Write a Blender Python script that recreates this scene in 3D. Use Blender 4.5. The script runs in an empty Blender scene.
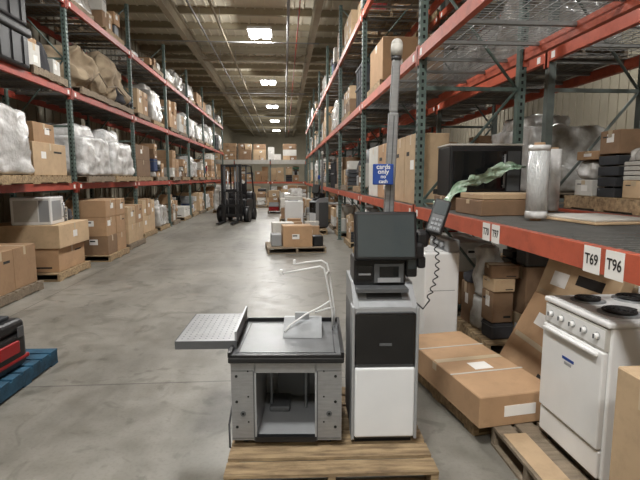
import bpy, bmesh, math, random
from mathutils import Vector, Matrix, noise
random.seed(7)
R = random.Random(11)
S = bpy.context.scene
try:
    S.view_settings.view_transform = 'Standard'
    S.view_settings.look = 'None'
except Exception as e:
    print(e)

# ------------------------------------------------------------------ materials
def lin(c):
    o = []
    for x in c:
        x = x / 255.0
        o.append(x / 12.92 if x <= 0.04045 else ((x + 0.055) / 1.055) ** 2.4)
    return o

def mat(name, col, rough=.6, metal=0, var=.12, scale=6, bump=0, bscale=30, rand=0,
        emis=None, alpha=None, coat=0, stretch=None, col2=None, dirt=0):
    m = bpy.data.materials.new(name); m.use_nodes = True
    nt = m.node_tree; N = nt.nodes; L = nt.links
    b = N['Principled BSDF']
    b.inputs['Roughness'].default_value = rough
    b.inputs['Metallic'].default_value = metal
    if coat: b.inputs['Coat Weight'].default_value = coat
    c = lin(col)
    tc = N.new('ShaderNodeTexCoord')
    mp = N.new('ShaderNodeMapping'); L.new(tc.outputs['Object'], mp.inputs[0])
    if stretch: mp.inputs['Scale'].default_value = stretch
    nz = N.new('ShaderNodeTexNoise'); nz.inputs['Scale'].default_value = scale
    nz.inputs['Detail'].default_value = 5
    L.new(mp.outputs[0], nz.inputs['Vector'])
    cr = N.new('ShaderNodeValToRGB')
    cr.color_ramp.elements[0].position = .3; cr.color_ramp.elements[1].position = .7
    if col2 is None:
        a = [x * (1 - var) for x in c]; d = [min(1, x * (1 + var)) for x in c]
    else:
        a = c; d = lin(col2)
    cr.color_ramp.elements[0].color = (*a, 1); cr.color_ramp.elements[1].color = (*d, 1)
    L.new(nz.outputs[0], cr.inputs[0])
    out = cr.outputs[0]
    if dirt:
        dz = N.new('ShaderNodeTexNoise'); dz.inputs['Scale'].default_value = 9; dz.inputs['Detail'].default_value = 9
        dz.inputs['Roughness'].default_value = .7
        L.new(tc.outputs['Object'], dz.inputs['Vector'])
        dr = N.new('ShaderNodeValToRGB'); dr.color_ramp.elements[0].position = .36; dr.color_ramp.elements[1].position = .5
        f = 1 - dirt
        dr.color_ramp.elements[0].color = (f, f, f, 1); dr.color_ramp.elements[1].color = (1, 1, 1, 1)
        L.new(dz.outputs[0], dr.inputs[0])
        mx = N.new('ShaderNodeMixRGB'); mx.blend_type = 'MULTIPLY'; mx.inputs[0].default_value = 1
        L.new(out, mx.inputs[1]); L.new(dr.outputs[0], mx.inputs[2]); out = mx.outputs[0]
    if rand:
        oi = N.new('ShaderNodeObjectInfo')
        mr = N.new('ShaderNodeMapRange')
        mr.inputs['To Min'].default_value = 1 - rand; mr.inputs['To Max'].default_value = 1 + rand
        L.new(oi.outputs['Random'], mr.inputs['Value'])
        hs = N.new('ShaderNodeHueSaturation')
        L.new(mr.outputs[0], hs.inputs['Value']); L.new(out, hs.inputs['Color'])
        out = hs.outputs[0]
    L.new(out, b.inputs['Base Color'])
    if bump:
        bz = N.new('ShaderNodeTexNoise'); bz.inputs['Scale'].default_value = bscale
        bz.inputs['Detail'].default_value = 6
        L.new(mp.outputs[0], bz.inputs['Vector'])
        bp = N.new('ShaderNodeBump'); bp.inputs['Strength'].default_value = bump
        bp.inputs['Distance'].default_value = .02
        L.new(bz.outputs[0], bp.inputs['Height']); L.new(bp.outputs[0], b.inputs['Normal'])
    if emis:
        b.inputs['Emission Color'].default_value = (*c, 1)
        b.inputs['Emission Strength'].default_value = emis
    if alpha is not None:
        b.inputs['Alpha'].default_value = alpha
    return m

M_ = {}
M_['card'] = mat('cardboard', (166, 134, 102), .85, var=.1, scale=3, rand=.18, dirt=.1)
M_['card2'] = mat('cardboard_light', (186, 160, 128), .85, var=.1, scale=3, rand=.14, dirt=.1)
M_['card3'] = mat('cardboard_dark', (128, 102, 78), .85, var=.12, scale=3, rand=.15, dirt=.12)
M_['cardw'] = mat('white_carton', (198, 196, 190), .8, var=.07, scale=3, rand=.1, dirt=.1)
M_['tape'] = mat('packing_tape', (184, 166, 138), .35, var=.05)
M_['paper'] = mat('label_paper', (230, 228, 224), .7, var=.03)
M_['ink'] = mat('ink', (35, 32, 30), .7, var=.05)
M_['wood'] = mat('pallet_wood', (116, 96, 72), .85, var=.3, scale=5, stretch=(1, 6, 6), bump=.3, rand=.12, col2=(182, 158, 122), dirt=.2)
M_['wood2'] = mat('pallet_wood_grey', (132, 118, 100), .85, var=.25, scale=5, stretch=(1, 6, 6), bump=.3, rand=.15, dirt=.2)
M_['woodblue'] = mat('pallet_blue_paint', (34, 76, 100), .8, var=.35, scale=7, bump=.2, dirt=.35)
M_['film'] = mat('stretch_film', (132, 124, 112), .22, scale=3.2, bump=1.0, bscale=9, rand=.1, coat=.5, col2=(210, 210, 208), dirt=.15)
M_['filmw'] = mat('stretch_film_white', (164, 162, 158), .25, scale=4, bump=1.0, bscale=9, rand=.08, coat=.5, col2=(236, 236, 236), dirt=.12)
M_['tarp'] = mat('tan_tarp', (120, 104, 84), .9, scale=3, bump=.6, bscale=6, col2=(166, 150, 126))
M_['tarpd'] = mat('dark_fabric', (56, 56, 60), .9, var=.25, scale=3, bump=.6, bscale=6, rand=.2)
M_['green'] = mat('rack_green_paint', (86, 102, 96), .5, var=.2, scale=9, dirt=.2)
M_['greyup'] = mat('rack_grey_upright', (92, 100, 96), .5, var=.15, scale=9)
M_['orange'] = mat('rack_orange_paint', (180, 86, 62), .5, var=.12, scale=6, dirt=.2)
M_['redbeam'] = mat('rack_red_paint', (158, 68, 54), .5, var=.15, scale=6, dirt=.2)
M_['wire'] = mat('galvanised_wire', (140, 140, 138), .45, .6, var=.1)
M_['hole'] = mat('slot_dark', (22, 24, 24), .9, var=.05)
M_['steel'] = mat('brushed_steel', (150, 151, 152), .40, .5, var=.1, scale=10, stretch=(1, 1, 8), dirt=.10)
M_['steel_l'] = mat('light_steel', (168, 171, 174), .42, .4, var=.08, scale=10, dirt=.08)
M_['silver'] = mat('silver_plastic', (152, 154, 156), .45, .2, var=.04)
M_['silverd'] = mat('dark_silver', (92, 94, 96), .45, .3, var=.06)
M_['black'] = mat('black_plastic', (24, 24, 26), .42, var=.1)
M_['blackg'] = mat('black_gloss', (16, 16, 18), .12, var=.05, coat=.5)
M_['screen'] = mat('screen_glass', (62, 69, 72), .16, var=.12, scale=2, coat=.6)
M_['white'] = mat('white_enamel', (222, 222, 221), .3, var=.03, coat=.3)
M_['whitep'] = mat('white_panel', (216, 218, 220), .4, var=.03)
M_['offw'] = mat('off_white', (186, 183, 176), .6, var=.06, rand=.1, dirt=.08)
M_['rubber'] = mat('rubber_mat', (92, 94, 96), .38, var=.22, scale=4)
M_['blue'] = mat('sign_blue', (30, 66, 140), .5, var=.04)
M_['red'] = mat('red_plastic', (150, 26, 30), .4, var=.08)
M_['greybin'] = mat('grey_bin', (50, 52, 56), .6, var=.1, rand=.2)
M_['bluebin'] = mat('blue_bin', (44, 60, 96), .6, var=.1, rand=.2)
M_['greenb'] = mat('green_plastic', (60, 92, 66), .6, var=.1, rand=.2)
M_['concrete_light'] = mat('wall_paint', (150, 143, 126), .85, var=.08, scale=1.5)
M_['ceil'] = mat('roof_deck_paint', (214, 207, 188), .8, var=.08, scale=.6)
M_['purlin'] = mat('purlin_paint', (160, 150, 128), .7, var=.1, scale=2)
M_['girder'] = mat('girder_paint', (148, 138, 118), .7, var=.1, scale=2)
M_['lamp'] = mat('lamp_diffuser', (255, 253, 246), .5, var=0, emis=22)
M_['coil'] = mat('burner_coil', (30, 28, 28), .5, .4, var=.1)
M_['yellow'] = mat('yellow_paint', (190, 156, 50), .5, var=.1)
M_['greenfilm'] = mat('greenish_film', (128, 166, 136), .2, scale=8, bump=.8, bscale=18, coat=.6, col2=(206, 222, 206))

def clear_film():
    m = bpy.data.materials.new('clear_wrap'); m.use_nodes = True
    b = m.node_tree.nodes['Principled BSDF']
    b.inputs['Base Color'].default_value = (.66, .68, .68, 1)
    b.inputs['Roughness'].default_value = .15
    b.inputs['Transmission Weight'].default_value = .2
    b.inputs['Coat Weight'].default_value = .6
    nt = m.node_tree
    w = nt.nodes.new('ShaderNodeTexNoise'); w.inputs['Scale'].default_value = 14
    bp = nt.nodes.new('ShaderNodeBump'); bp.inputs['Strength'].default_value = .6; bp.inputs['Distance'].default_value = .02
    nt.links.new(w.outputs[0], bp.inputs['Height']); nt.links.new(bp.outputs[0], b.inputs['Normal'])
    return m
M_['clear'] = clear_film()

def floor_mat():
    m = bpy.data.materials.new('concrete_floor'); m.use_nodes = True
    nt = m.node_tree; N = nt.nodes; L = nt.links; b = N['Principled BSDF']
    tc = N.new('ShaderNodeTexCoord')
    def nz(s, d=6, dist=0, stretch=None):
        n = N.new('ShaderNodeTexNoise'); n.inputs['Scale'].default_value = s; n.inputs['Detail'].default_value = d
        n.inputs['Distortion'].default_value = dist
        if stretch:
            mp = N.new('ShaderNodeMapping'); mp.inputs['Scale'].default_value = stretch
            L.new(tc.outputs['Object'], mp.inputs[0]); L.new(mp.outputs[0], n.inputs['Vector'])
        else: L.new(tc.outputs['Object'], n.inputs['Vector'])
        return n
    n1 = nz(.5, 8, .6); n2 = nz(5, 8, .3); n3 = nz(1.3, 8, 1.5, (1, .25, 1)); n4 = nz(45, 3); n5 = nz(2.2, 10, 2.5)
    r1 = N.new('ShaderNodeValToRGB'); e = r1.color_ramp.elements
    e[0].position = .3; e[0].color = (*lin((112, 109, 102)), 1)
    e[1].position = .72; e[1].color = (*lin((148, 144, 136)), 1)
    L.new(n1.outputs[0], r1.inputs[0])
    def mult(prev, n, lo, hi, f):
        r = N.new('ShaderNodeValToRGB'); ee = r.color_ramp.elements
        ee[0].position = lo; ee[1].position = hi
        ee[0].color = (f, f, f * .97, 1); ee[1].color = (1, 1, 1, 1)
        L.new(n.outputs[0], r.inputs[0])
        mx = N.new('ShaderNodeMixRGB'); mx.blend_type = 'MULTIPLY'; mx.inputs[0].default_value = 1
        L.new(prev, mx.inputs[1]); L.new(r.outputs[0], mx.inputs[2]); return mx.outputs[0]
    o = mult(r1.outputs[0], n2, .3, .6, .76)
    o = mult(o, n3, .33, .52, .72)
    o = mult(o, n5, .34, .44, .72)
    o = mult(o, n4, .3, .5, .88)
    sp = N.new('ShaderNodeSeparateXYZ'); L.new(tc.outputs['Object'], sp.inputs[0])
    def joint(prev, outname, per, off):
        a = N.new('ShaderNodeMath'); a.operation = 'ADD'; a.inputs[1].default_value = off; L.new(sp.outputs[outname], a.inputs[0])
        p = N.new('ShaderNodeMath'); p.operation = 'PINGPONG'; p.inputs[1].default_value = per; L.new(a.outputs[0], p.inputs[0])
        g = N.new('ShaderNodeMath'); g.operation = 'GREATER_THAN'; g.inputs[1].default_value = .008; L.new(p.outputs[0], g.inputs[0])
        mr = N.new('ShaderNodeMapRange'); mr.inputs['To Min'].default_value = .5; L.new(g.outputs[0], mr.inputs[0])
        mx = N.new('ShaderNodeMixRGB'); mx.blend_type = 'MULTIPLY'; mx.inputs[0].default_value = 1
        L.new(prev, mx.inputs[1]); L.new(mr.outputs[0], mx.inputs[2]); return mx.outputs[0]
    o = joint(o, 'Y', 3.0, 2.2); o = joint(o, 'X', 4.5, 3.3)
    L.new(o, b.inputs['Base Color'])
    rr = N.new('ShaderNodeMapRange'); rr.inputs['To Min'].default_value = .28; rr.inputs['To Max'].default_value = .6
    L.new(n2.outputs[0], rr.inputs[0]); L.new(rr.outputs[0], b.inputs['Roughness'])
    bp = N.new('ShaderNodeBump'); bp.inputs['Strength'].default_value = .12; bp.inputs['Distance'].default_value = .01
    L.new(n2.outputs[0], bp.inputs['Height']); L.new(bp.outputs[0], b.inputs['Normal'])
    return m

# ------------------------------------------------------------------ builder
class MB:
    def __init__(s):
        s.v = []; s.f = []; s.mi = []; s.sm = []; s.mats = []
    def m(s, k):
        if k not in s.mats: s.mats.append(k)
        return s.mats.index(k)
    def add(s, vs, fs, k, smooth=False, M=None):
        o = len(s.v); i = s.m(k)
        for p in vs:
            p = Vector(p)
            if M is not None: p = M @ p
            s.v.append(p)
        for n, f in enumerate(fs):
            s.f.append([o + a for a in f]); s.mi.append(i)
            s.sm.append(smooth[n] if isinstance(smooth, list) else smooth)
    def box(s, x0, x1, y0, y1, z0, z1, k, M=None):
        vs = [(x0, y0, z0), (x1, y0, z0), (x1, y1, z0), (x0, y1, z0), (x0, y0, z1), (x1, y0, z1), (x1, y1, z1), (x0, y1, z1)]
        fs = [(0, 3, 2, 1), (4, 5, 6, 7), (0, 1, 5, 4), (1, 2, 6, 5), (2, 3, 7, 6), (3, 0, 4, 7)]
        s.add(vs, fs, k, False, M)
    def rbox(s, x0, x1, y0, y1, z0, z1, k, r=.02, seg=3, M=None, edges='all'):
        bm = bmesh.new(); bmesh.ops.create_cube(bm, size=1)
        for v in bm.verts:
            v.co = Vector(((x0 + x1) / 2 + v.co.x * (x1 - x0), (y0 + y1) / 2 + v.co.y * (y1 - y0), (z0 + z1) / 2 + v.co.z * (z1 - z0)))
        ed = list(bm.edges)
        if edges == 'vert': ed = [e for e in ed if abs(e.verts[0].co.z - e.verts[1].co.z) > 1e-5]
        bmesh.ops.bevel(bm, geom=ed, offset=r, segments=seg, affect='EDGES', profile=.5)
        bm.verts.index_update()
        s.add([v.co.copy() for v in bm.verts], [[v.index for v in f.verts] for f in bm.faces], k, False, M)
        bm.free()
    def cyl(s, p0, p1, r, k, r2=None, seg=14, M=None):
        p0 = Vector(p0); p1 = Vector(p1); r2 = r if r2 is None else r2
        d = (p1 - p0).normalized()
        a = Vector((0, 0, 1)) if abs(d.z) < .9 else Vector((1, 0, 0))
        u = d.cross(a).normalized(); w = d.cross(u)
        vs = []
        for i in range(seg):
            t = 2 * math.pi * i / seg; q = u * math.cos(t) + w * math.sin(t)
            vs.append(p0 + q * r)
        for i in range(seg):
            t = 2 * math.pi * i / seg; q = u * math.cos(t) + w * math.sin(t)
            vs.append(p1 + q * r2)
        fs = [(i, (i + 1) % seg, seg + (i + 1) % seg, seg + i) for i in range(seg)]
        sm = [True] * seg + [False, False]
        fs.append(tuple(range(seg))[::-1]); fs.append(tuple(range(seg, 2 * seg)))
        s.add(vs, fs, k, sm, M)
    def tube(s, pts, r, k, seg=8, M=None, closed=False):
        pts = [Vector(p) for p in pts]; n = len(pts); vs = []; prev = None
        for i, p in enumerate(pts):
            d = (pts[min(i + 1, n - 1)] - pts[max(i - 1, 0)]).normalized()
            if prev is None:
                a = Vector((0, 0, 1)) if abs(d.z) < .9 else Vector((1, 0, 0))
                u = d.cross(a).normalized()
            else:
                u = (prev - d * prev.dot(d)).normalized()
            prev = u; w = d.cross(u)
            for j in range(seg):
                t = 2 * math.pi * j / seg
                vs.append(p + (u * math.cos(t) + w * math.sin(t)) * r)
        fs = []
        for i in range(n - 1):
            for j in range(seg):
                fs.append((i * seg + j, i * seg + (j + 1) % seg, (i + 1) * seg + (j + 1) % seg, (i + 1) * seg + j))
        fs.append(tuple(range(seg))[::-1]); fs.append(tuple(range((n - 1) * seg, n * seg)))
        s.add(vs, fs, k, [True] * (len(fs) - 2) + [False, False], M)
    def prism(s, prof, x0, x1, k, M=None):
        n = len(prof)
        vs = [(x0, a, b) for a, b in prof] + [(x1, a, b) for a, b in prof]
        fs = [tuple(range(n))[::-1], tuple(range(n, 2 * n))] + [(i, (i + 1) % n, n + (i + 1) % n, n + i) for i in range(n)]
        s.add(vs, fs, k, False, M)
    def dome(s, c, r, k, seg=14, rings=5, sz=1, M=None):
        c = Vector(c); vs = []; fs = []
        for i in range(rings):
            a = math.pi / 2 * i / rings
            for j in range(seg):
                t = 2 * math.pi * j / seg
                vs.append(c + Vector((r * math.cos(a) * math.cos(t), r * math.cos(a) * math.sin(t), r * sz * math.sin(a))))
        vs.append(c + Vector((0, 0, r * sz)))
        for i in range(rings - 1):
            for j in range(seg):
                fs.append((i * seg + j, i * seg + (j + 1) % seg, (i + 1) * seg + (j + 1) % seg, (i + 1) * seg + j))
        for j in range(seg): fs.append(((rings - 1) * seg + j, (rings - 1) * seg + (j + 1) % seg, rings * seg))
        s.add(vs, fs, k, True, M)
    def lump(s, x0, x1, y0, y1, z0, z1, k, amp=.05, fr=3, cuts=9, seed=0, taper=0, M=None, sharp=8):
        bm = bmesh.new(); bmesh.ops.create_cube(bm, size=2)
        bmesh.ops.subdivide_edges(bm, edges=list(bm.edges), cuts=cuts, use_grid_fill=True)
        cx, cy = (x0 + x1) / 2, (y0 + y1) / 2
        hx, hy = (x1 - x0) / 2, (y1 - y0) / 2
        for v in bm.verts:
            p = v.co.copy()
            nn = (abs(p.x) ** sharp + abs(p.y) ** sharp + abs(p.z) ** sharp) ** (1 / sharp)
            q = p / nn
            t = (q.z + 1) / 2
            sc = 1 - taper * max(0, t) ** 2
            w = Vector((cx + q.x * hx * sc, cy + q.y * hy * sc, z0 + t * (z1 - z0)))
            nv = noise.noise_vector(w * fr + Vector((seed * 7.1, seed * 3.3, seed)))
            nv += .5 * noise.noise_vector(w * fr * 2.7 + Vector((seed * 2.1, 0, seed)))
            w += nv * amp * (0 if t < .02 else 1)
            w.z = max(w.z, z0); v.co = w
        bm.verts.index_update()
        s.add([v.co.copy() for v in bm.verts], [[v.index for v in f.verts] for f in bm.faces], k, True, M)
        bm.free()
    def build(s, name, loc=(0, 0, 0), rz=0, parent=None, rot=None):
        me = bpy.data.meshes.new(name); me.from_pydata([tuple(v) for v in s.v], [], s.f)
        for k in s.mats: me.materials.append(M_[k] if isinstance(k, str) else k)
        me.polygons.foreach_set('material_index', s.mi)
        me.polygons.foreach_set('use_smooth', s.sm); me.update()
        o = bpy.data.objects.new(name, me); S.collection.objects.link(o)
        o.location = loc
        o.rotation_euler = rot if rot else (0, 0, math.radians(rz))
        if parent: o.parent = parent
        return o

def text(body, size, loc, rot, k, parent=None, name='lettering', sx=1):
    c = bpy.data.curves.new(name, 'FONT'); c.body = body; c.size = size; c.align_x = 'CENTER'; c.align_y = 'CENTER'
    c.extrude = .0006; c.offset = size * .012
    c.materials.append(M_[k]); o = bpy.data.objects.new(name, c); S.collection.objects.link(o)
    o.location = loc; o.rotation_euler = rot; o.scale = (sx, 1, 1)
    if parent: o.parent = parent
    return o

def T(x=0, y=0, z=0, rx=0, ry=0, rz=0):
    return Matrix.Translation((x, y, z)) @ Matrix.Rotation(math.radians(rz), 4, 'Z') @ Matrix.Rotation(math.radians(ry), 4, 'Y') @ Matrix.Rotation(math.radians(rx), 4, 'X')

# ------------------------------------------------------------------ room shell
def slab(name, x0, x1, y0, y1, z0, z1, k):
    b = MB(); b.box(x0, x1, y0, y1, z0, z1, k); return b.build(name)
M_['floor'] = floor_mat()
XL, XR, YB, YF, ZC = -5.7, 9.5, -5.0, 56.0, 6.95
slab('floor', XL - .2, XR + .2, YB - .2, YF + .2, -.2, 0, 'floor')
b = MB(); b.box(XL - .2, XR + .2, YB - .2, YF + .2, ZC, ZC + .1, 'ceil')
y = YB
while y < YF:
    b.box(XL, XR, y, y + .025, ZC - .2, ZC, 'purlin'); b.box(XL, XR, y - .03, y + .07, ZC - .22, ZC - .2, 'purlin')
    y += 1.5
x = XL
while x < XR:
    b.box(x, x + .05, YB, YF, ZC - .03, ZC, 'ceil'); x += .3
b.build('ceiling')
n = 0
for gx in (-3.3, 1.0, 5.4):
    b = MB(); n += 1
    b.box(gx - .01, gx + .01, YB, YF, ZC - .62, ZC - .22, 'girder'); b.box(gx - .09, gx + .09, YB, YF, ZC - .64, ZC - .62, 'girder')
    b.box(gx - .09, gx + .09, YB, YF, ZC - .24, ZC - .22, 'girder')
    b.build('trim_%d' % n)
yy = 4.3
while yy < YF:
    b = MB(); n += 1
    b.box(XL, XR, yy - .05, yy + .05, ZC - .32, ZC - .22, 'girder'); b.box(XL, XR, yy - .05, yy + .05, ZC - .62, ZC - .56, 'girder')
    x = XL; f = 0
    while x < XR - .5:
        p, q = ((x, yy, ZC - .58), (x + .55, yy, ZC - .28)) if f else ((x, yy, ZC - .28), (x + .55, yy, ZC - .58))
        b.cyl(p, q, .018, 'girder', seg=6); x += .55; f ^= 1
    b.build('trim_%d' % n); yy += 8.05
b = MB(); ya, yb = YB + .3, YF - .3
b.cyl((-1.9, ya, ZC - .75), (-1.9, yb, ZC - .75), .035, 'girder'); b.cyl((.15, ya, ZC - .7), (.15, yb, ZC - .7), .04, 'steel'); b.cyl((-2.5, ya, ZC - .7), (-2.5, yb, ZC - .7), .025, 'steel')
b.cyl((.45, ya, ZC - .75), (.45, yb, ZC - .75), .02, 'redbeam')
yy = YB + 1
while yy < YF - 1:
    for px, zz in ((-1.9, .75), (.15, .7), (-2.5, .7), (.45, .75)): b.cyl((px, yy, ZC - zz), (px, yy, ZC - .25), .01, 'steel', seg=6)
    yy += 4.83
yy = 7.0
while yy < 50: b.cyl((-5, yy, ZC - .85), (1.2, yy, ZC - .85), .022, 'steel', seg=8); yy += 9.7
b.build('overhead_pipes')
def ribwall(name, ax, p, a0, a1, sgn):
    b = MB(); t = .12
    if ax == 'x':
        b.box(min(p, p + sgn * t), max(p, p + sgn * t), a0, a1, 0, ZC, 'concrete_light')
        a = a0
        while a < a1: b.box(min(p, p - sgn * .03), max(p, p - sgn * .03), a, a + .08, 0, ZC, 'concrete_light'); a += .4
    else:
        b.box(a0, a1, min(p, p + sgn * t), max(p, p + sgn * t), 0, ZC, 'concrete_light')
        a = a0
        while a < a1: b.box(a, a + .08, min(p, p - sgn * .03), max(p, p - sgn * .03), 0, ZC, 'concrete_light'); a += .4
    b.build(name)
ribwall('wall_left', 'x', XL, YB, YF, -1)
ribwall('wall_right', 'x', XR, YB, YF, 1)
ribwall('wall_back', 'y', YF, XL, XR, 1)
ribwall('wall_front', 'y', YB, XL, XR, -1)

# ------------------------------------------------------------------ lights
LCOL = (1, .99, .965)
def fixture(x, y, p, g=.42):
    b = MB(); z = 6.3
    b.box(x - .38, x + .38, y - .52, y + .52, z, z + .07, 'whitep')
    for dx in (-.2, .2):
        b.rbox(x + dx - .13, x + dx + .13, y - .48, y + .48, z - .045, z - .001, 'lamp', r=.02, seg=3)
    for dx in (-.3, .3): b.cyl((x + dx, y, z + .07), (x + dx, y, ZC - .2), .006, 'steel', seg=6)
    o = b.build('ceiling_light')
    l = bpy.data.lights.new('lamp_down', 'AREA'); l.shape = 'RECTANGLE'; l.size = .7; l.size_y = .95; l.energy = p
    l.color = LCOL
    lo = bpy.data.objects.new('lamp_down', l); S.collection.objects.link(lo); lo.location = (x, y, z - .07); lo.parent = o
    l = bpy.data.lights.new('lamp_glow', 'POINT'); l.shadow_soft_size = .12; l.energy = p * g; l.color = LCOL
    lo = bpy.data.objects.new('lamp_glow', l); S.collection.objects.link(lo); lo.location = (x, y, z - .4); lo.parent = o
yy = .3
for i in range(7):
    fixture(-.75, yy + 8.05 * i, 265)
fixture(-.75, -3.6, 215)  # unseen extra fixture behind the camera, added to brighten the kiosk front
for i in range(5):
    fixture(6.6, yy + 1 + 11 * i, 120)
w = bpy.data.worlds.new('world'); S.world = w; w.use_nodes = True
w.node_tree.nodes['Background'].inputs[0].default_value = (.8, .85, .9, 1)
w.node_tree.nodes['Background'].inputs[1].default_value = .3

# ------------------------------------------------------------------ racks
def rack(name, xf, xb, ys, levels, up, beam, H=6.0, loc=(0, 0, 0), rz=0, near=15, fascia=None):
    b = MB(); sg = 1 if xb > xf else -1
    pw = .08
    for y in ys:
        for x in (xf, xb):
            x0, x1 = (x, x + pw * sg) if x == xf else (x - pw * sg, x)
            x0, x1 = min(x0, x1), max(x0, x1)
            b.box(x0, x1, y - .04, y + .04, 0, H, up)
            b.box(x0 - .03, x1 + .03, y - .07, y + .07, 0, .012, up)
            if y < near:
                z = .1; xo = x0 if sg > 0 else x1
                while z < H - .05:
                    if x == xf:
                        for dy in (-.018, .018):
                            b.box(xo - .002, xo + .002, y + dy - .008, y + dy + .008, z, z + .03, 'hole')
                    b.box((x0 + x1) / 2 - .012, (x0 + x1) / 2 + .012, y - .042, y - .038, z, z + .035, 'hole')
                    z += .075
        z = .2; fl = 0
        xa, xc = xf + pw * sg, xb - pw * sg
        while z < H - .2:
            b.box(min(xa, xc), max(xa, xc), y - .015, y + .015, z - .02, z + .02, up)
            z2 = min(z + 1.2, H - .1)
            p, q = ((xa, y, z), (xc, y, z2)) if fl else ((xc, y, z), (xa, y, z2))
            b.cyl(p, q, .016, up, seg=6)
            z += 1.2; fl ^= 1
    for i in range(len(ys) - 1):
        y0, y1 = ys[i] + .04, ys[i + 1] - .04
        for L in levels:
            for x in (xf, xb):
                s2 = sg if x == xf else -sg
                a, c = (x - .012 * s2, x + .045 * s2)
                a, c = min(a, c), max(a, c)
                b.box(a, c, y0, y1, L - .12, L - .002, beam)
                for ye, d in ((y0, -1), (y1, 1)):
                    b.box(min(a, x - .016 * s2) , max(a, x - .016 * s2) + .004, min(ye - .01 * d, ye + .06 * d), max(ye - .01 * d, ye + .06 * d), L - .18, L + .02, beam)
                if i < 4 and x == xf:
                    xx = x - .0135 * s2
                    for ye in (y0 + .09, y1 - .12):
                        b.box(min(xx, xx + .001), max(xx, xx + .001), ye, ye + .07, L - .1, L - .03, 'paper')
            xm0, xm1 = min(xf + .045 * sg, xb - .045 * sg), max(xf + .045 * sg, xb - .045 * sg)
            for t in range(6):
                ysup = y0 + (y1 - y0) * (t + .5) / 6
                b.box(xm0, xm1, ysup - .02, ysup + .02, L - .045, L - .012, 'wire')
            stp = .06 if y0 < 9 else (.1 if y0 < 15 else .25)
            yy = y0 + .02
            while yy < y1:
                b.box(min(xf, xb), max(xf, xb), yy - .003, yy + .003, L - .006, L, 'wire'); yy += stp
            xx = xm0 + .03; st2 = .1 if y0 < 15 else .25
            while xx < xm1:
                b.box(xx - .003, xx + .003, y0, y1, L - .012, L - .006, 'wire'); xx += st2
            if fascia and L == levels[-1]:
                b.box(min(xf - .04 * sg, xf - .015 * sg), max(xf - .04 * sg, xf - .015 * sg), y0, y1, L - .16, L + .12, fascia)
    return b.build(name, loc, rz)

LY = [1.9, 5.65, 9.4, 13.1, 16.8, 20.5, 24.2, 27.9, 31.6]
RY = [-2.4, 1.4, 5.2, 9.0, 12.8, 16.6, 20.4, 24.2, 28.0, 31.8]
LL = [1.56, 3.26, 4.86]; RL = [1.34, 3.01, 4.62]
rack('pallet_rack', -3.9, -5.1, LY, LL, 'green', 'redbeam')
rack('pallet_rack', 1.43, 2.6, RY, RL, 'green', 'orange')
rack('pallet_rack', 2.85, 4.0, RY, RL, 'greyup', 'orange', near=0)
rack('pallet_rack', 0, 1.1, [0, 2.4, 4.8, 7.0], [1.4, 2.75], 'greyup', 'orange', H=2.9, loc=(1.45, 33.0, 0), rz=90, near=0, fascia='offw')

def label(y, txt, z=1.275, x=1.43 - .013, s=.062):
    b = MB(); b.box(x - .003, x - .0005, y - s * .95, y + s * .95, z - s, z + s, 'paper')
    o = b.build('shelf_label')
    text(txt, .07 * s / .062, (x - .004, y, z), (math.pi / 2, 0, -math.pi / 2), 'ink', o, sx=.85)
label(2.095, 'T69'); label(1.94, 'T96'); label(3.27, 'T70'); label(3.12, 'T97')

# ------------------------------------------------------------------ generic goods
def add_pallet(b, x0, x1, y0, y1, z, k='wood', h=.13, along='x', nb=7):
    if along == 'x':
        w = (y1 - y0) / (nb + (nb - 1) * .28); st = w * 1.28
        for i in range(nb): b.box(x0, x1, y0 + i * st, y0 + i * st + w, z + h - .018, z + h, k)
        for i in (0, 3, 6): b.box(x0, x1, y0 + i * st, y0 + i * st + w, z, z + .016, k)
        for xx in (x0, (x0 + x1) / 2 - .02, x1 - .04): b.box(xx, xx + .04, y0 + .004, y1 - .004, z + .016, z + h - .018, k)
    else:
        w = (x1 - x0) / (nb + (nb - 1) * .28); st = w * 1.28
        for i in range(nb): b.box(x0 + i * st, x0 + i * st + w, y0, y1, z + h - .018, z + h, k)
        for i in (0, 3, 6): b.box(x0 + i * st, x0 + i * st + w, y0, y1, z, z + .016, k)
        for yy in (y0, (y0 + y1) / 2 - .02, y1 - .04): b.box(x0 + .004, x1 - .004, yy, yy + .04, z + .016, z + h - .018, k)

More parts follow.
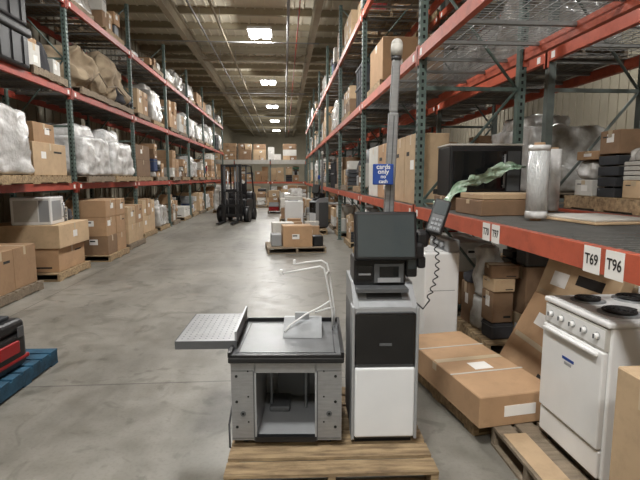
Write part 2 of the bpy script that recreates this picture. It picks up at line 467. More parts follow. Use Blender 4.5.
def carton(b, x0, x1, y0, y1, z0, z1, k='card', rr=None, tape=True, lab=True, M=None):
    rr = rr or R
    b.rbox(x0, x1, y0, y1, z0, z1, k, r=.006, seg=1, M=M)
    e = .0015; cx, cy = (x0 + x1) / 2, (y0 + y1) / 2; w, d, h = x1 - x0, y1 - y0, z1 - z0
    if tape:
        b.box(x0 + .006, x1 - .006, cy - .03, cy + .03, z1, z1 + e, 'tape', M)
        b.box(x0 - e, x0, cy - .03, cy + .03, z1 - min(.12, h * .3), z1 - .005, 'tape', M)
        b.box(x1, x1 + e, cy - .03, cy + .03, z1 - min(.12, h * .3), z1 - .005, 'tape', M)
    if lab:
        lw, lh = min(.16, d * .35), min(.11, h * .35)
        yy = y0 + d * (.12 + .4 * rr.random()); zz = z0 + h * (.15 + .4 * rr.random())
        if rr.random() < .6:
            b.box(x0 - e, x0, yy, yy + lw, zz, zz + lh, 'paper', M)
            b.box(x1, x1 + e, yy, yy + lw, zz, zz + lh, 'paper', M)
        lw = min(.16, w * .35); xx = x0 + w * (.12 + .4 * rr.random())
        if rr.random() < .6:
            b.box(xx, xx + lw, y0 - e, y0, zz, zz + lh, 'paper', M)
            b.box(xx + .01, xx + lw * .7, y0 - 2 * e, y0 - e, zz + lh * .55, zz + lh * .8, 'ink', M)
        if rr.random() < .45:
            b.box(x0 + w * .55, x0 + w * .9, y0 - e, y0, z0 + h * .15, z0 + h * .22, 'ink', M)
            b.box(x0 - e, x0, y0 + d * .6, y0 + d * .85, z0 + h * .7, z0 + h * .76, 'ink', M)
            b.box(x1, x1 + e, y0 + d * .6, y0 + d * .85, z0 + h * .7, z0 + h * .76, 'ink', M)

CK = ['card', 'card', 'card2', 'card3', 'card2', 'cardw']
def stack(name, x0, x1, y0, y1, z, h, pal=True, rr=None, k=None, nx=None, ny=None, nz=None):
    rr = rr or R; cx, cy = (x0 + x1) / 2, (y0 + y1) / 2
    b = MB(); X0, X1, Y0, Y1 = x0 - cx, x1 - cx, y0 - cy, y1 - cy; zz = 0
    if pal: add_pallet(b, X0, X1, Y0, Y1, 0, rr.choice(['wood', 'wood2'])); zz = .13
    base = k or rr.choice(CK)
    nz = nz or max(1, round((h - zz) / rr.uniform(.3, .5)))
    ch = (h - zz) / nz
    for i in range(nz):
        n1 = nx or rr.choice([1, 2]); n2 = ny or rr.choice([1, 2, 2, 3])
        top = i == nz - 1 and nz > 1
        for a in range(n1):
            for c in range(n2):
                if top and rr.random() < .35 and n1 * n2 > 1 and not (nx and ny): continue
                g = .012; j = rr.uniform(-.01, .01)
                w = (X1 - X0 - .08) / n1; d = (Y1 - Y0 - .08) / n2
                kk = base if rr.random() < .7 else rr.choice(CK)
                carton(b, X0 + .04 + a * w + g + j, X0 + .04 + (a + 1) * w - g + j, Y0 + .04 + c * d + g, Y0 + .04 + (c + 1) * d - g,
                       zz + i * ch + .001, zz + (i + 1) * ch * 1.0 - (rr.uniform(0, .12) * ch if top else 0), kk, rr)
    return b.build(name, (cx, cy, z))

def wrapped(name, x0, x1, y0, y1, z, h, rr=None, k=None):
    rr = rr or R; cx, cy = (x0 + x1) / 2, (y0 + y1) / 2
    b = MB(); X, Y = (x1 - x0) / 2, (y1 - y0) / 2
    add_pallet(b, -X, X, -Y, Y, 0, rr.choice(['wood', 'wood2']))
    k = k or rr.choice(['film', 'film', 'filmw'])
    s = rr.random() * 20
    b.lump(-X + .04, X - .04, -Y + .04, Y - .04, .131, h * rr.uniform(.75, .92), k, amp=.045, fr=4, seed=s, taper=rr.uniform(.02, .08), cuts=18, sharp=18)
    b.lump(-X * rr.uniform(.5, .9), X * rr.uniform(.3, .8), -Y * rr.uniform(.5, .9), Y * rr.uniform(.3, .8), h * .5, h, k, amp=.05, fr=4, seed=s + 3, taper=.15, cuts=10, sharp=12)
    return b.build(name, (cx, cy, z))

def mixed(name, x0, x1, y0, y1, z, h, rr=None, pal=True, cols=None):
    rr = rr or R; cx, cy = (x0 + x1) / 2, (y0 + y1) / 2
    b = MB(); X, Y = (x1 - x0) / 2, (y1 - y0) / 2; zz = 0
    if pal: add_pallet(b, -X, X, -Y, Y, 0, rr.choice(['wood', 'wood2'])); zz = .131
    nx, ny = 2, 3
    cols = cols or ['greybin', 'black', 'offw', 'card', 'card2', 'card3', 'silver', 'bluebin', 'tarpd', 'cardw', 'silverd', 'greenb', 'red', 'offw', 'card']
    for i in range(nx):
        for j in range(ny):
            a0 = -X + .04 + i * (2 * X - .08) / nx; a1 = a0 + (2 * X - .08) / nx
            c0 = -Y + .04 + j * (2 * Y - .08) / ny; c1 = c0 + (2 * Y - .08) / ny
            zc = zz; lim = zz + (h - zz) * rr.uniform(.45, 1)
            while zc < lim - .08:
                hh = min(lim - zc, rr.uniform(.12, .5)); k = rr.choice(cols); t = rr.random()
                m = .015; A0, A1, C0, C1 = a0 + m, a1 - m * rr.uniform(1, 5), c0 + m * rr.uniform(1, 4), c1 - m
                ang = rr.uniform(-7, 7); ux, uy = (A0 + A1) / 2, (C0 + C1) / 2; W, D = (A1 - A0) / 2 * .94, (C1 - C0) / 2 * .94
                MM = T(ux, uy, zc, rz=ang)
                if k.startswith('card') or t < .35: carton(b, -W, W, -D, D, .001, hh - .003, k if k.startswith('card') else rr.choice(CK), rr, M=MM)
                elif t < .55: b.rbox(-W, W, -D, D, 0.001, hh - .003, k, r=.025, seg=2, M=MM); b.box(-W * 1.01, W * 1.01, -D * 1.01, D * 1.01, hh * .75, hh * .8, 'silverd', MM)
                elif t < .7: b.lump(-W, W, -D, D, .001, hh, rr.choice(['film', 'filmw', 'tarpd', 'tarp']), amp=.04, fr=6, cuts=7, seed=rr.random() * 9, taper=.15, M=MM)
                elif t < .82:
                    q = min(W, D) * .9; b.cyl((0, 0, .001), (0, 0, hh - .003), q, k, seg=16, M=MM); b.cyl((0, 0, hh * .9), (0, 0, hh * .93), q * 1.05, 'silverd', seg=16, M=MM)
                else:
                    for e in range(4): b.rbox(-W, W, -D, D, .001 + hh * e / 4, hh * (e + .85) / 4, k, r=.004, seg=1, M=MM @ T(rz=rr.uniform(-4, 4)))
                zc += hh
    return b.build(name, (cx, cy, z))

def binbox(name, x0, x1, y0, y1, z, h, k='greybin', rz=0):
    cx, cy = (x0 + x1) / 2, (y0 + y1) / 2; X, Y = (x1 - x0) / 2, (y1 - y0) / 2
    b = MB(); t = .02
    b.box(-X, X, -Y, Y, 0, .03, k)
    b.box(-X, -X + t, -Y, Y, .03, h, k); b.box(X - t, X, -Y, Y, .03, h, k)
    b.box(-X + t, X - t, -Y, -Y + t, .03, h, k); b.box(-X + t, X - t, Y - t, Y, .03, h, k)
    for zz in (h - .05, h * .5):
        b.rbox(-X - .02, X + .02, -Y - .02, -Y, zz, zz + .045, k, r=.005, seg=1); b.rbox(-X - .02, X + .02, Y, Y + .02, zz, zz + .045, k, r=.005, seg=1)
        b.rbox(-X - .02, -X, -Y, Y, zz, zz + .045, k, r=.005, seg=1); b.rbox(X, X + .02, -Y, Y, zz, zz + .045, k, r=.005, seg=1)
    for i in range(5):
        yy = -Y + (i + .5) * 2 * Y / 5
        b.box(X, X + .015, yy - .015, yy + .015, 0, h - .05, k); b.box(-X - .015, -X, yy - .015, yy + .015, 0, h - .05, k)
    b.lump(-X + t + .01, X - t - .01, -Y + t + .01, Y - t - .01, .03, h * .9, 'tarp', amp=.06, seed=3)
    return b.build(name, (cx, cy, z), rz)

def slot(x0, x1, y0, y1, z, hmax, rr):
    w = y1 - y0; d = rr.uniform(1.0, min(1.45, w)); c = (y0 + y1) / 2 + rr.uniform(-.1, .1)
    a, e = c - d / 2, c + d / 2
    h = rr.uniform(.55, 1) * hmax; t = rr.random()
    dx = rr.uniform(-.06, .03)
    if t < .34: stack('pallet_of_cartons', x0 + dx, x1 + dx, a, e, z, h, rr=rr)
    elif t < .62: wrapped('shrink_wrapped_pallet', x0 + dx, x1 + dx, a, e, z, h, rr=rr)
    elif t < .94: mixed('pallet_of_mixed_goods', x0 + dx, x1 + dx, a, e, z, h, rr=rr)
    else: binbox('bulk_container', x0 + .05, x1 - .05, a, e, z, min(h, .9), rr.choice(['greybin', 'bluebin', 'offw']))

def fill(x0, x1, ys, i0, i1, levs, hm, seed, skip=0., zoff=.002):
    rr = random.Random(seed)
    for i in range(i0, i1):
        ya, yb = ys[i] + .1, ys[i + 1] - .1; m = (ya + yb) / 2
        for L in levs:
            for p, q in ((ya, m), (m, yb)):
                if rr.random() < skip: continue
                slot(x0, x1, p, q, L + (zoff if L > 0 else 0), hm, rr)

fill(-5.0, -3.85, LY, 3, 8, [0, LL[0], LL[1]], 1.4, 21, .0)
fill(-5.0, -3.9, LY, 1, 8, [LL[2]], 1.0, 22, .05)
fill(1.5, 2.55, RY, 2, 9, [RL[1]], 1.25, 31, .08)
fill(1.5, 2.55, RY, 3, 9, [0], 1.05, 32, .0)
fill(1.5, 2.55, RY, 3, 9, [RL[0]], 1.3, 33, .0)
fill(1.5, 2.55, RY, 2, 9, [RL[2]], 1.2, 34, .15)
fill(2.9, 3.95, RY, 1, 5, [0, RL[0], RL[1]], 1.3, 35, .04)
fill(2.9, 3.95, RY, 1, 9, [RL[2]], 1.2, 36, .1)

rr = random.Random(5)
for L in (0, 1.4, 2.75):
    x = -5.3
    while x < .3:
        wd = rr.uniform(.9, 1.15)
        (stack if rr.random() < .6 else mixed)('pallet_of_cartons', x, x + wd, 33.15, 34.0, L + .002 * (L > 0), rr.uniform(.95, 1.25), rr=rr, pal=L == 0); x += wd + .04

# ------------------------------------------------------------------ LEFT near goods
rr = random.Random(77)
stack('pallet_of_cartons', -4.95, -3.62, 6.05, 7.35, 0, .70, rr=rr, k='card', nx=2, ny=2, nz=1)
b = MB(); add_pallet(b, -.65, .65, -.62, .62, 0)
carton(b, -.55, .60, -.50, .5, .132, .52, 'card', rr); carton(b, -.5, .66, -.56, .6, .525, .90, 'card2', rr)
b.build('pallet_of_cartons', (-4.25, 8.45, 0))
b = MB(); b.rbox(-.3, .3, -.30, .30, 0, .44, 'white', r=.02); b.box(.3, .305, -.25, .15, .06, .38, 'silver'); b.box(-.25, .1, -.305, -.30, .05, .39, 'offw')
b.cyl((.33, .2, .08), (.33, .2, .34), .012, 'steel'); b.box(.12, .27, -.306, -.30, .05, .39, 'silver')
for zz in (.1, .32): b.cyl((.3, .2, zz), (.33, .2, zz), .01, 'steel')
b.build('microwave_oven', (-4.05, 8.22, .903), 6)
mixed('mixed_goods', -4.3, -3.75, 8.56, 9.04, .903, .4, rr=random.Random(4), pal=False, cols=['greybin', 'black', 'silverd'])
stack('pallet_of_cartons', -4.75, -3.45, 9.65, 10.85, 0, 1.25, rr=rr, k='card', nx=2, ny=2, nz=3)
stack('pallet_of_cartons', -4.75, -3.55, 11.25, 12.5, 0, 1.0, rr=rr, k='card2', nx=1, ny=2, nz=2)
z = LL[0] + .002
wrapped('shrink_wrapped_pallet', -5.0, -3.66, 5.8, 7.55, z, 1.32, rr=rr, k='filmw')
b = MB(); add_pallet(b, -.6, .6, -.62, .62, 0); carton(b, -.56, .56, -.58, .56, .132, .66, 'card2', rr); carton(b, -.2, .5, -.4, .3, .663, .98, 'card', rr)
b.build('pallet_of_cartons', (-4.45, 8.45, z))
wrapped('shrink_wrapped_pallet', -5.0, -3.75, 9.6, 11.05, z, 1.15, rr=rr, k='filmw')
wrapped('shrink_wrapped_pallet', -5.0, -3.8, 11.35, 12.85, z, 1.2, rr=rr, k='filmw')
z = LL[1] + .002
b = MB()
for i in range(2):
    b.rbox(-.5, .5, -.62, .62, i * .62, i * .62 + .5, 'black', r=.05); b.rbox(-.54, .54, -.66, .66, i * .62 + .46, i * .62 + .6, 'black', r=.04)
    for c in (-.45, -.15, .15, .45): b.box(.5, .515, c - .02, c + .02, i * .62 + .05, i * .62 + .45, 'black')
b.build('plastic_storage_totes', (-4.3, 7.2, z))
mixed('pallet_of_mixed_goods', -4.95, -3.85, 8.0, 9.2, z, .6, rr=rr)
b = MB(); add_pallet(b, -.6, .6, -1.55, 1.6, 0, 'wood2'); b.lump(-.62, .6, -1.5, .0, .131, 1.0, 'tarp', amp=.16, fr=2.2, cuts=18, seed=4, taper=.4, sharp=5)
b.lump(-.55, .58, -.3, 1.5, .131, 1.15, 'tarp', amp=.18, fr=2.4, cuts=18, seed=9, taper=.45, sharp=5)
b.lump(-.4, .62, .6, 1.5, .131, .6, 'tarpd', amp=.1, fr=3, cuts=10, seed=2, taper=.3)
b.tube([(.62, -1.2, .3), (.7, -.9, .5), (.68, -.4, .32), (.66, .3, .45), (.63, .9, .35), (.6, 1.3, .15)], .015, 'wood2')
b.build('tarp_covered_pallet', (-4.45, 11.35, z))

b = MB(); add_pallet(b, -.55, .55, -.48, .48, 0, 'woodblue', along='x'); b.build('blue_pallet', (-2.62, 3.86, 0), -2)
b = MB(); b.rbox(-.28, .28, -.25, .25, 0, .3, 'black', r=.06, seg=4); b.rbox(-.285, .285, -.255, .255, .06, .1, 'red', r=.015, seg=2)
b.rbox(-.275, .275, -.245, .245, .29, .40, 'black', r=.05, seg=4); b.rbox(-.2, .2, -.16, .16, .395, .43, 'greybin', r=.01)
b.rbox(.26, .3, -.12, .12, .14, .24, 'red', r=.01, seg=2)
b.tube([(-.14, 0, .42), (-.12, 0, .48), (-.06, 0, .51), (.06, 0, .51), (.12, 0, .48), (.14, 0, .42)], .016, 'black')
for yy in (-.16, .16): b.box(.275, .29, yy - .03, yy + .03, .26, .34, 'silverd')
b.build('tool_case', (-2.42, 3.76, .131), -6)

# ------------------------------------------------------------------ FORKLIFT
b = MB()
b.rbox(-.5, .5, .25, 1.5, .28, .85, 'black', r=.06); b.rbox(-.52, .52, 1.35, 2.0, .25, 1.1, 'black', r=.12)
b.rbox(-.28, .28, .9, 1.35, .85, 1.0, 'black', r=.04); b.rbox(-.26, .26, 1.28, 1.42, 1.0, 1.5, 'black', r=.05)
for sx in (-1, 1):
    b.cyl((sx * .4, .35, .3), (sx * .6, .35, .3), .3, 'black', seg=20); b.cyl((sx * .6, .35, .3), (sx * .61, .35, .3), .15, 'silverd', seg=16)
    b.cyl((sx * .38, 1.6, .24), (sx * .56, 1.6, .24), .24, 'black', seg=20)
    b.tube([(sx * .46, .35, .8), (sx * .46, .38, 1.4), (sx * .42, .6, 2.12), (sx * .42, 1.5, 2.12), (sx * .46, 1.75, 1.05)], .03, 'black')
    b.box(sx * .34 - .04, sx * .34 + .04, -.06, .04, .08, 2.15, 'black'); b.box(sx * .24 - .03, sx * .24 + .03, -.08, 0, .1, 2.1, 'silverd')
    b.cyl((sx * .14, .02, .2), (sx * .14, .02, 1.9), .025, 'steel')
    b.box(sx * .25 - .05, sx * .25 + .05, -.17, -.13, .05, .7, 'black'); b.box(sx * .25 - .05, sx * .25 + .05, -1.15, -.13, .04, .08, 'black')
    b.cyl((sx * .38, .3, 1.5), (sx * .38, .26, 1.5), .06, 'offw')
for zz in (.2, 1.15, 2.05): b.box(-.36, .36, -.02, .05, zz, zz + .09, 'black')
for zz in (.25, .6): b.box(-.45, .45, -.13, -.08, zz, zz + .08, 'black')
for i in range(6): xx = -.42 + i * .168; b.box(xx - .012, xx + .012, -.12, -.09, .68, 1.15, 'black')
b.box(-.44, .44, -.12, -.09, 1.13, 1.16, 'black')
for i in range(6): yy = .65 + i * .16; b.box(-.42, .42, yy - .015, yy + .015, 2.1, 2.14, 'black')
b.tube([(0.16 * math.cos(t / 12 * 6.283), .62 + .09 * math.sin(t / 12 * 6.283), 1.15 + .12 * math.sin(t / 12 * 6.283)) for t in range(13)], .014, 'black')
b.cyl((0, .62, 1.15), (0, .45, .85), .025, 'black')
b.build('forklift', (-1.95, 18.0, 0), -8)

# ------------------------------------------------------------------ SELF CHECKOUT
PH = .131
def kiosk(name, loc, rz, arm=True):
    b = MB(); W = .183
    b.box(-W + .02, W - .02, .03, .42, 0, .04, 'black')
    b.rbox(-W, W, 0.0, .46, .02, .80, 'silverd', r=.035, seg=4)
    b.prism([(0.005, .74), (.455, .74), (.455, .93), (.16, .915), (.005, .80)], -W + .004, W - .004, 'silver')
    b.rbox(-.15, .15, .0, .19, .0, .004, 'steel_l', r=.001, seg=1, M=T(0, .008, .8025, rx=36.5))
    b.box(-.10, .10, .06, .13, .004, .006, 'silverd', M=T(0, .008, .8025, rx=36.5))
    b.rbox(-W + .012, W - .012, -.012, .03, .475, .775, 'blackg', r=.012, seg=3)
    b.rbox(-W + .012, W - .012, -.012, .03, .045, .46, 'whitep', r=.012, seg=3)
    b.rbox(-W - .006, -W + .012, -.008, .1, .03, .81, 'silver', r=.006, seg=2); b.rbox(W - .012, W + .006, -.008, .1, .03, .81, 'silver', r=.006, seg=2)
    b.box(-.035, .035, -.015, -.011, .59, .605, 'silverd')
    b.rbox(-.165, .135, .13, .36, .9, 1.06, 'black', r=.015)
    b.box(-.05, .12, .118, .131, .92, 1.03, 'silverd'); b.box(-.02, .09, .112, .119, .955, 1.015, 'blackg'); b.box(-.03, .10, .106, .113, .925, .95, 'steel_l')
    b.box(-.15, -.06, .122, .131, .94, 1.02, 'blackg'); b.box(-.14, -.07, .117, .122, .965, .975, 'silver')
    b.rbox(.135, .2, .12, .2, .95, 1.08, 'black', r=.012); b.box(.145, .19, .116, .121, 1.0, 1.06, 'screen')
    b.box(-.16, .13, .02, .14, .905, .925, 'silverd', M=T(0, .0, -.02))
    MT = T(.01, .1, 1.055, rx=-10)
    b.rbox(-.178, .178, -.03, .02, 0, .275, 'black', r=.012, M=MT); b.box(-.160, .160, -.0325, -.0295, .018, .257, 'screen', M=MT)
    b.rbox(-.1, .1, .018, .07, .03, .24, 'black', r=.02, M=MT); b.cyl((0, .05, .12), (0, .14, .0), .03, 'black', M=MT)
    MP = T(.045, .30, .9, ry=1.9)
    b.rbox(-.029, .029, -.025, .025, 0, 1.0, 'steel', r=.01, M=MP); b.box(-.003, .003, -.027, -.024, .05, .98, 'silverd', M=MP)
    b.rbox(-.024, .024, -.02, .02, 1.0, 1.30, 'steel', r=.01, M=MP)
    b.cyl((0, 0, 1.30), (0, 0, 1.32), .03, 'silverd', M=MP); b.cyl((0, 0, 1.32), (0, 0, 1.385), .034, 'offw', M=MP); b.dome((0, 0, 1.385), .034, 'offw', M=MP)
    b.rbox(-.06, .06, .22, .235, 1.48, 1.60, 'blue', r=.004, seg=1, M=T(.01, 0, 0)); b.box(-.015, .05, .235, .28, 1.52, 1.54, 'black')
    if arm:
        b.tube([(.16, .3, 1.0), (.22, .27, 1.05), (.27, .2, 1.17), (.29, .15, 1.22)], .014, 'black')
        MA = T(.285, .13, 1.2, rx=-28, rz=-22, ry=14)
        b.rbox(-.048, .048, -.02, .03, 0, .22, 'black', r=.014, M=MA); b.box(-.036, .036, -.023, -.019, .12, .2, 'screen', M=MA)
        for i in range(3):
            for j in range(3): b.box(-.027 + i * .02, -.013 + i * .02, -.024, -.019, .02 + j * .028, .036 + j * .028, 'silverd', M=MA)
        b.rbox(.17, .235, .1, .2, 1.06, 1.15, 'black', r=.02)
        b.rbox(.19, .27, .13, .23, 1.12, 1.22, 'black', r=.025)
        b.rbox(.2, .25, .12, .2, 1.0, 1.07, 'black', r=.015)
        pts = []
        for i in range(60):
            t = i / 59; a = t * 2 * math.pi * 9
            c = Vector((.29 - .02 * t + .05 * math.sin(t * 3), .17, 1.22 - .42 * t)); pts.append(c + Vector((.012 * math.cos(a), .012 * math.sin(a), 0)))
        b.tube(pts, .004, 'black', seg=5)
        b.tube([pts[-1], (.26, .2, .74), (.19, .25, .8)], .005, 'black', seg=6)
    return b.build(name, loc, rz)
K = kiosk('self_checkout_kiosk', (.555, 2.56, PH), -2)
for i, (tx, sz) in enumerate((('cards', .038), ('only', .038), ('no', .03), ('cash', .03))):
    text(tx, sz, (.01, .2185, 1.583 - i * .028), (math.pi / 2, 0, 0), 'paper', K, name='sign_text')

# bagging station
b = MB(); W = .31; D = .58; Ht = .50
for sx in (-1, 1):
    x0, x1 = (-W, -W + .13) if sx < 0 else (W - .14, W)
    b.box(x0, x1, 0, .012, .04, Ht, 'steel')
    xo = -W if sx < 0 else W - .012
    b.box(xo, xo + .012, .012, D, .04, Ht, 'steel')
    xi = x1 if sx < 0 else x0 - .01
    b.box(xi, xi + .01, 0, D * .9, .04, Ht, 'steel_l')
    xm = (x0 + x1) / 2
    for zz in (.12, .27, .42):
        b.cyl((xm + sx * .035, -.003, zz), (xm + sx * .035, .004, zz), .008, 'hole')
        b.cyl((xm - sx * .03, -.002, zz + .03), (xm - sx * .03, .004, zz + .03), .005, 'hole')
    b.cyl((xm, -.004, .2), (xm, .004, .2), .016, 'silverd'); b.cyl((xm, -.005, .2), (xm, .0, .2), .007, 'hole')
    b.box(x0 + .004, x1 - .004, -.002, .0, .05, .054, 'silverd'); b.box(x0 + .004, x1 - .004, -.002, .0, Ht - .05, Ht - .046, 'silverd')
    b.box(x1 - .006 if sx < 0 else x0, x1 if sx < 0 else x0 + .006, -.006, .0, .04, Ht - .05, 'silverd')
    for yy in (.06, D - .08):
        b.cyl((sx * .24 - .012, yy, .03), (sx * .24 + .012, yy, .03), .03, 'black'); b.box(sx * .24 - .02, sx * .24 + .02, yy - .02, yy + .02, .03, .045, 'silverd')
b.box(-W + .13, W - .14, 0, .012, Ht - .06, Ht, 'steel'); b.box(-W + .13, W - .14, -.004, .03, .03, .06, 'black')
b.box(-W + .13, W - .14, .03, D, .045, .055, 'silver'); b.box(-W + .012, W - .012, D - .012, D, .04, Ht, 'steel')
b.tube([(-.12, .35, .06), (-.12, .35, .34), (-.08, .35, .40), (.06, .35, .40), (.10, .35, .34), (.10, .35, .06)], .008, 'steel_l')
b.box(-.09, .12, .5, .51, .07, .34, 'silverd'); b.rbox(-.13, .0, .3, .5, .056, .09, 'silverd', r=.01)
b.rbox(-W - .012, W + .012, -.02, .66, Ht, Ht + .035, 'black', r=.008, seg=2)
b.box(-W + .0, W - .0, 0, .64, Ht + .035, Ht + .040, 'rubber')
b.box(-W + .03, W - .03, .04, .6, Ht + .040, Ht + .044, 'rubber')
for sx in (-1, 1): b.box(sx * (W - .04) - .003, sx * (W - .04) + .003, .04, .6, Ht + .044, Ht + .046, 'black')
b.box(-W - .012, -W + .006, -.02, .66, Ht + .035, Ht + .065, 'black'); b.box(W - .006, W + .012, -.02, .66, Ht + .035, Ht + .065, 'black')
b.box(-W - .012, W + .012, .645, .66, Ht + .035, Ht + .065, 'black'); b.box(-W - .012, W + .012, -.02, -.004, Ht + .035, Ht + .05, 'black')
b.box(-W, W, -.012, -.0, Ht - .005, Ht + .012, 'silver')
MT = T(-W + .02, .10, Ht + .075, ry=0, rz=2)
b.rbox(-.35, 0, 0, .56, 0, .018, 'steel', r=.004, seg=1, M=MT)
b.box(-.35, 0, -.004, .0, -.03, .018, 'silverd', M=MT); b.box(-.353, -.349, 0, .56, -.03, .018, 'silverd', M=MT)
b.box(-.012, 0, 0, .56, .018, .07, 'steel_l', M=MT)
for i in range(9):
    for j in range(13): b.cyl((-.32 + i * .034, .04 + j * .04, .0175), (-.32 + i * .034, .04 + j * .04, .0188), .005, 'silverd', seg=6, M=MT)
for yy in (.06, .46):
    b.box(-.1, .0, yy, yy + .02, -.02, 0, 'silverd', M=MT); b.box(-.06, -.03, yy, yy + .02, -.1, 0, 'silverd', M=MT)
zt = Ht + .046
b.prism([(.28, zt), (.56, zt), (.50, zt + .075), (.44, zt + .085)], -.04, .2, 'steel_l')
b.box(.03, .12, .42, .44, zt, zt + .12, 'steel_l')
r = .006
b.tube([(.27, .46, zt), (.27, .46, zt + .10), (.255, .46, zt + .2), (.225, .455, zt + .36), (.215, .45, zt + .40), (.19, .45, zt + .415), (.08, .44, zt + .395), (-.05, .42, zt + .375), (-.055, .42, zt + .395)], r, 'white')
b.tube([(.285, .54, zt), (.285, .54, zt + .10), (.25, .53, zt + .36), (.235, .52, zt + .42), (.2, .52, zt + .44), (.10, .51, zt + .43), (.03, .5, zt + .42), (.025, .5, zt + .44)], r, 'white')
b.tube([(.26, .46, zt + .19), (.2, .44, zt + .155), (.1, .40, zt + .115), (.0, .34, zt + .06), (-.03, .31, zt + .03)], r, 'white')
b.tube([(.28, .54, zt + .12), (.24, .5, zt + .125), (.16, .46, zt + .11)], r, 'white')
b.tube([(.225, .455, zt + .36), (.24, .49, zt + .37), (.25, .53, zt + .36)], r, 'white')
b.rbox(-.065, -.045, .41, .43, zt + .365, zt + .40, 'white', r=.004, seg=1); b.rbox(.015, .035, .49, .51, zt + .415, zt + .45, 'white', r=.004, seg=1)
b.tube([(-.3, .3, .3), (-.335, .2, .2), (-.345, .1, .08), (-.33, .03, .01), (-.32, -.02, .01)], .006, 'black')
b.build('bagging_station', (.0, 2.57, PH), -4)

b = MB(); add_pallet(b, -.56, .56, -.52, .52, 0, 'wood', h=.13); b.build('wooden_pallet', (.25, 2.82, 0), -2)

# ------------------------------------------------------------------ STOVE
b = MB(); Dx, Wy, Hz = .62, .53, .85
b.rbox(0.02, Dx, 0, Wy, .05, Hz - .03, 'white', r=.01, seg=2)
for a in (.06, Dx - .05):
    for c in (.04, Wy - .04): b.cyl((a, c, 0), (a, c, .05), .018, 'black')
b.rbox(-.005, Dx + .01, -.008, Wy + .008, Hz - .03, Hz, 'white', r=.01, seg=2)
b.rbox(0, .02, .01, Wy - .01, .06, .2, 'white', r=.006, seg=2)
b.rbox(-.012, .02, .01, Wy - .01, .212, .70, 'white', r=.008, seg=2)
b.box(0.0, .02, .01, Wy - .01, .705, Hz - .035, 'offw'); b.box(-.002, 0, .02, Wy - .02, .715, Hz - .045, 'white')
for i in range(5):
    c = .07 + i * .097; b.cyl((-.002, c, .765), (-.022, c, .765), .016, 'white', r2=.013); b.box(-.027, -.022, c - .003, c + .003, .754, .776, 'silverd')
    b.cyl((-.001, c, .765), (-.003, c, .765), .02, 'silver')
b.rbox(-.032, -.010, .04, Wy - .04, .672, .69, 'white', r=.005, seg=2)
b.box(-.0135, -.012, .22, .32, .56, .575, 'blue'); b.box(-.0135, -.012, .24, .30, .535, .55, 'silver')
b.rbox(Dx - .06, Dx + .01, 0, Wy, Hz, Hz + .1, 'white', r=.01, seg=2)
b.rbox(.03, Dx - .08, .03, Wy - .03, Hz - .001, Hz + .003, 'white', r=.001, seg=1)
for (cx, cy, rad) in ((.16, .14, .085), (.16, .39, .07), (.42, .14, .07), (.42, .39, .085)):
    b.cyl((cx, cy, Hz + .002), (cx, cy, Hz + .007), rad + .018, 'steel', seg=24); b.cyl((cx, cy, Hz + .006), (cx, cy, Hz + .009), rad + .006, 'steel_l', seg=24)
    pts = []
    for i in range(80):
        t = i / 79; a = t * 2 * math.pi * 3.6; q = rad * (1 - .78 * t); pts.append((cx + q * math.cos(a), cy + q * math.sin(a), Hz + .017))
    b.tube(pts, .0062, 'coil', seg=6)
b.build('electric_stove', (1.5, 2.06, PH), 1)
b = MB(); add_pallet(b, -.50, .50, -.42, .42, 0, 'wood2', along='y'); b.rbox(-.48, -.34, -.3, .3, .131, .134, 'card2', r=.001, seg=1); b.build('wooden_pallet', (1.77, 2.31, 0), 0)
b = MB(); carton(b, 0, .55, 0, .32, 0, .9, 'card2', R, lab=False); b.box(.3, .42, -.0015, 0, .5, .62, 'ink'); b.box(-.0015, 0, .1, .2, .3, .4, 'paper'); b.build('cardboard_box', (1.33, 1.44, 0), 0)

# ------------------------------------------------------------------ right floor goods
b = MB(); carton(b, -.27, .27, -.6, .6, 0, .2, 'card', R, lab=False); b.box(-.06, .08, -.2, -.08, .2, .2015, 'paper')
b.box(-.1, .12, -.602, -.6, .06, .13, 'paper')
b.box(-.275, .275, -.25, -.235, .2005, .203, 'offw'); b.box(-.275, .275, .25, .265, .2005, .203, 'offw')
b.build('flat_cardboard_box', (1.34, 3.31, .131), 9)
b = MB(); add_pallet(b, -.25, .25, -.50, .55, 0, 'wood'); b.build('wooden_pallet', (1.37, 3.36, 0), 9)
b = MB(); b.rbox(-.05, .05, -.5, .5, 0, .76, 'card', r=.006, seg=1); b.box(-.052, -.05, -.45, .45, .36, .40, 'tape'); b.box(-.052, -.05, .12, .28, .52, .62, 'paper'); b.box(-.052, -.05, -.3, -.1, .15, .22, 'ink')
b.build('leaning_carton', (1.80, 3.36, .0), rot=(0, math.radians(27), math.radians(-2)))
b = MB(); b.rbox(-.045, .045, -.45, .45, 0, 1.05, 'card2', r=.006, seg=1); b.box(-.047, -.045, -.4, .4, .70, .74, 'tape'); b.box(-.047, -.045, -.3, .0, .86, .94, 'ink'); b.box(-.047, -.045, .1, .3, .80, .92, 'paper')
b.build('leaning_carton', (2.0, 3.5, .0), rot=(0, math.radians(20), math.radians(2)))
b = MB(); b.rbox(0, .34, 0, .5, .02, .96, 'white', r=.02); b.rbox(.22, .34, 0, .5, .96, 1.08, 'silver', r=.02); b.rbox(.03, .2, .06, .44, .96, .975, 'white', r=.005)
b.box(.218, .222, .1, .4, .98, 1.06, 'silverd')
for c in (.12, .25, .38): b.cyl((.22, c, 1.02), (.19, c, 1.02), .022, 'silver')
for a in (.05, .29):
    for c in (.05, .45): b.cyl((a, c, 0), (a, c, .02), .02, 'black')
b.box(-.002, 0, .1, .4, .1, .14, 'silverd'); b.box(.04, .30, -.002, 0, .6, .604, 'silverd')
b.build('washing_machine', (1.29, 4.3, 0), 3)
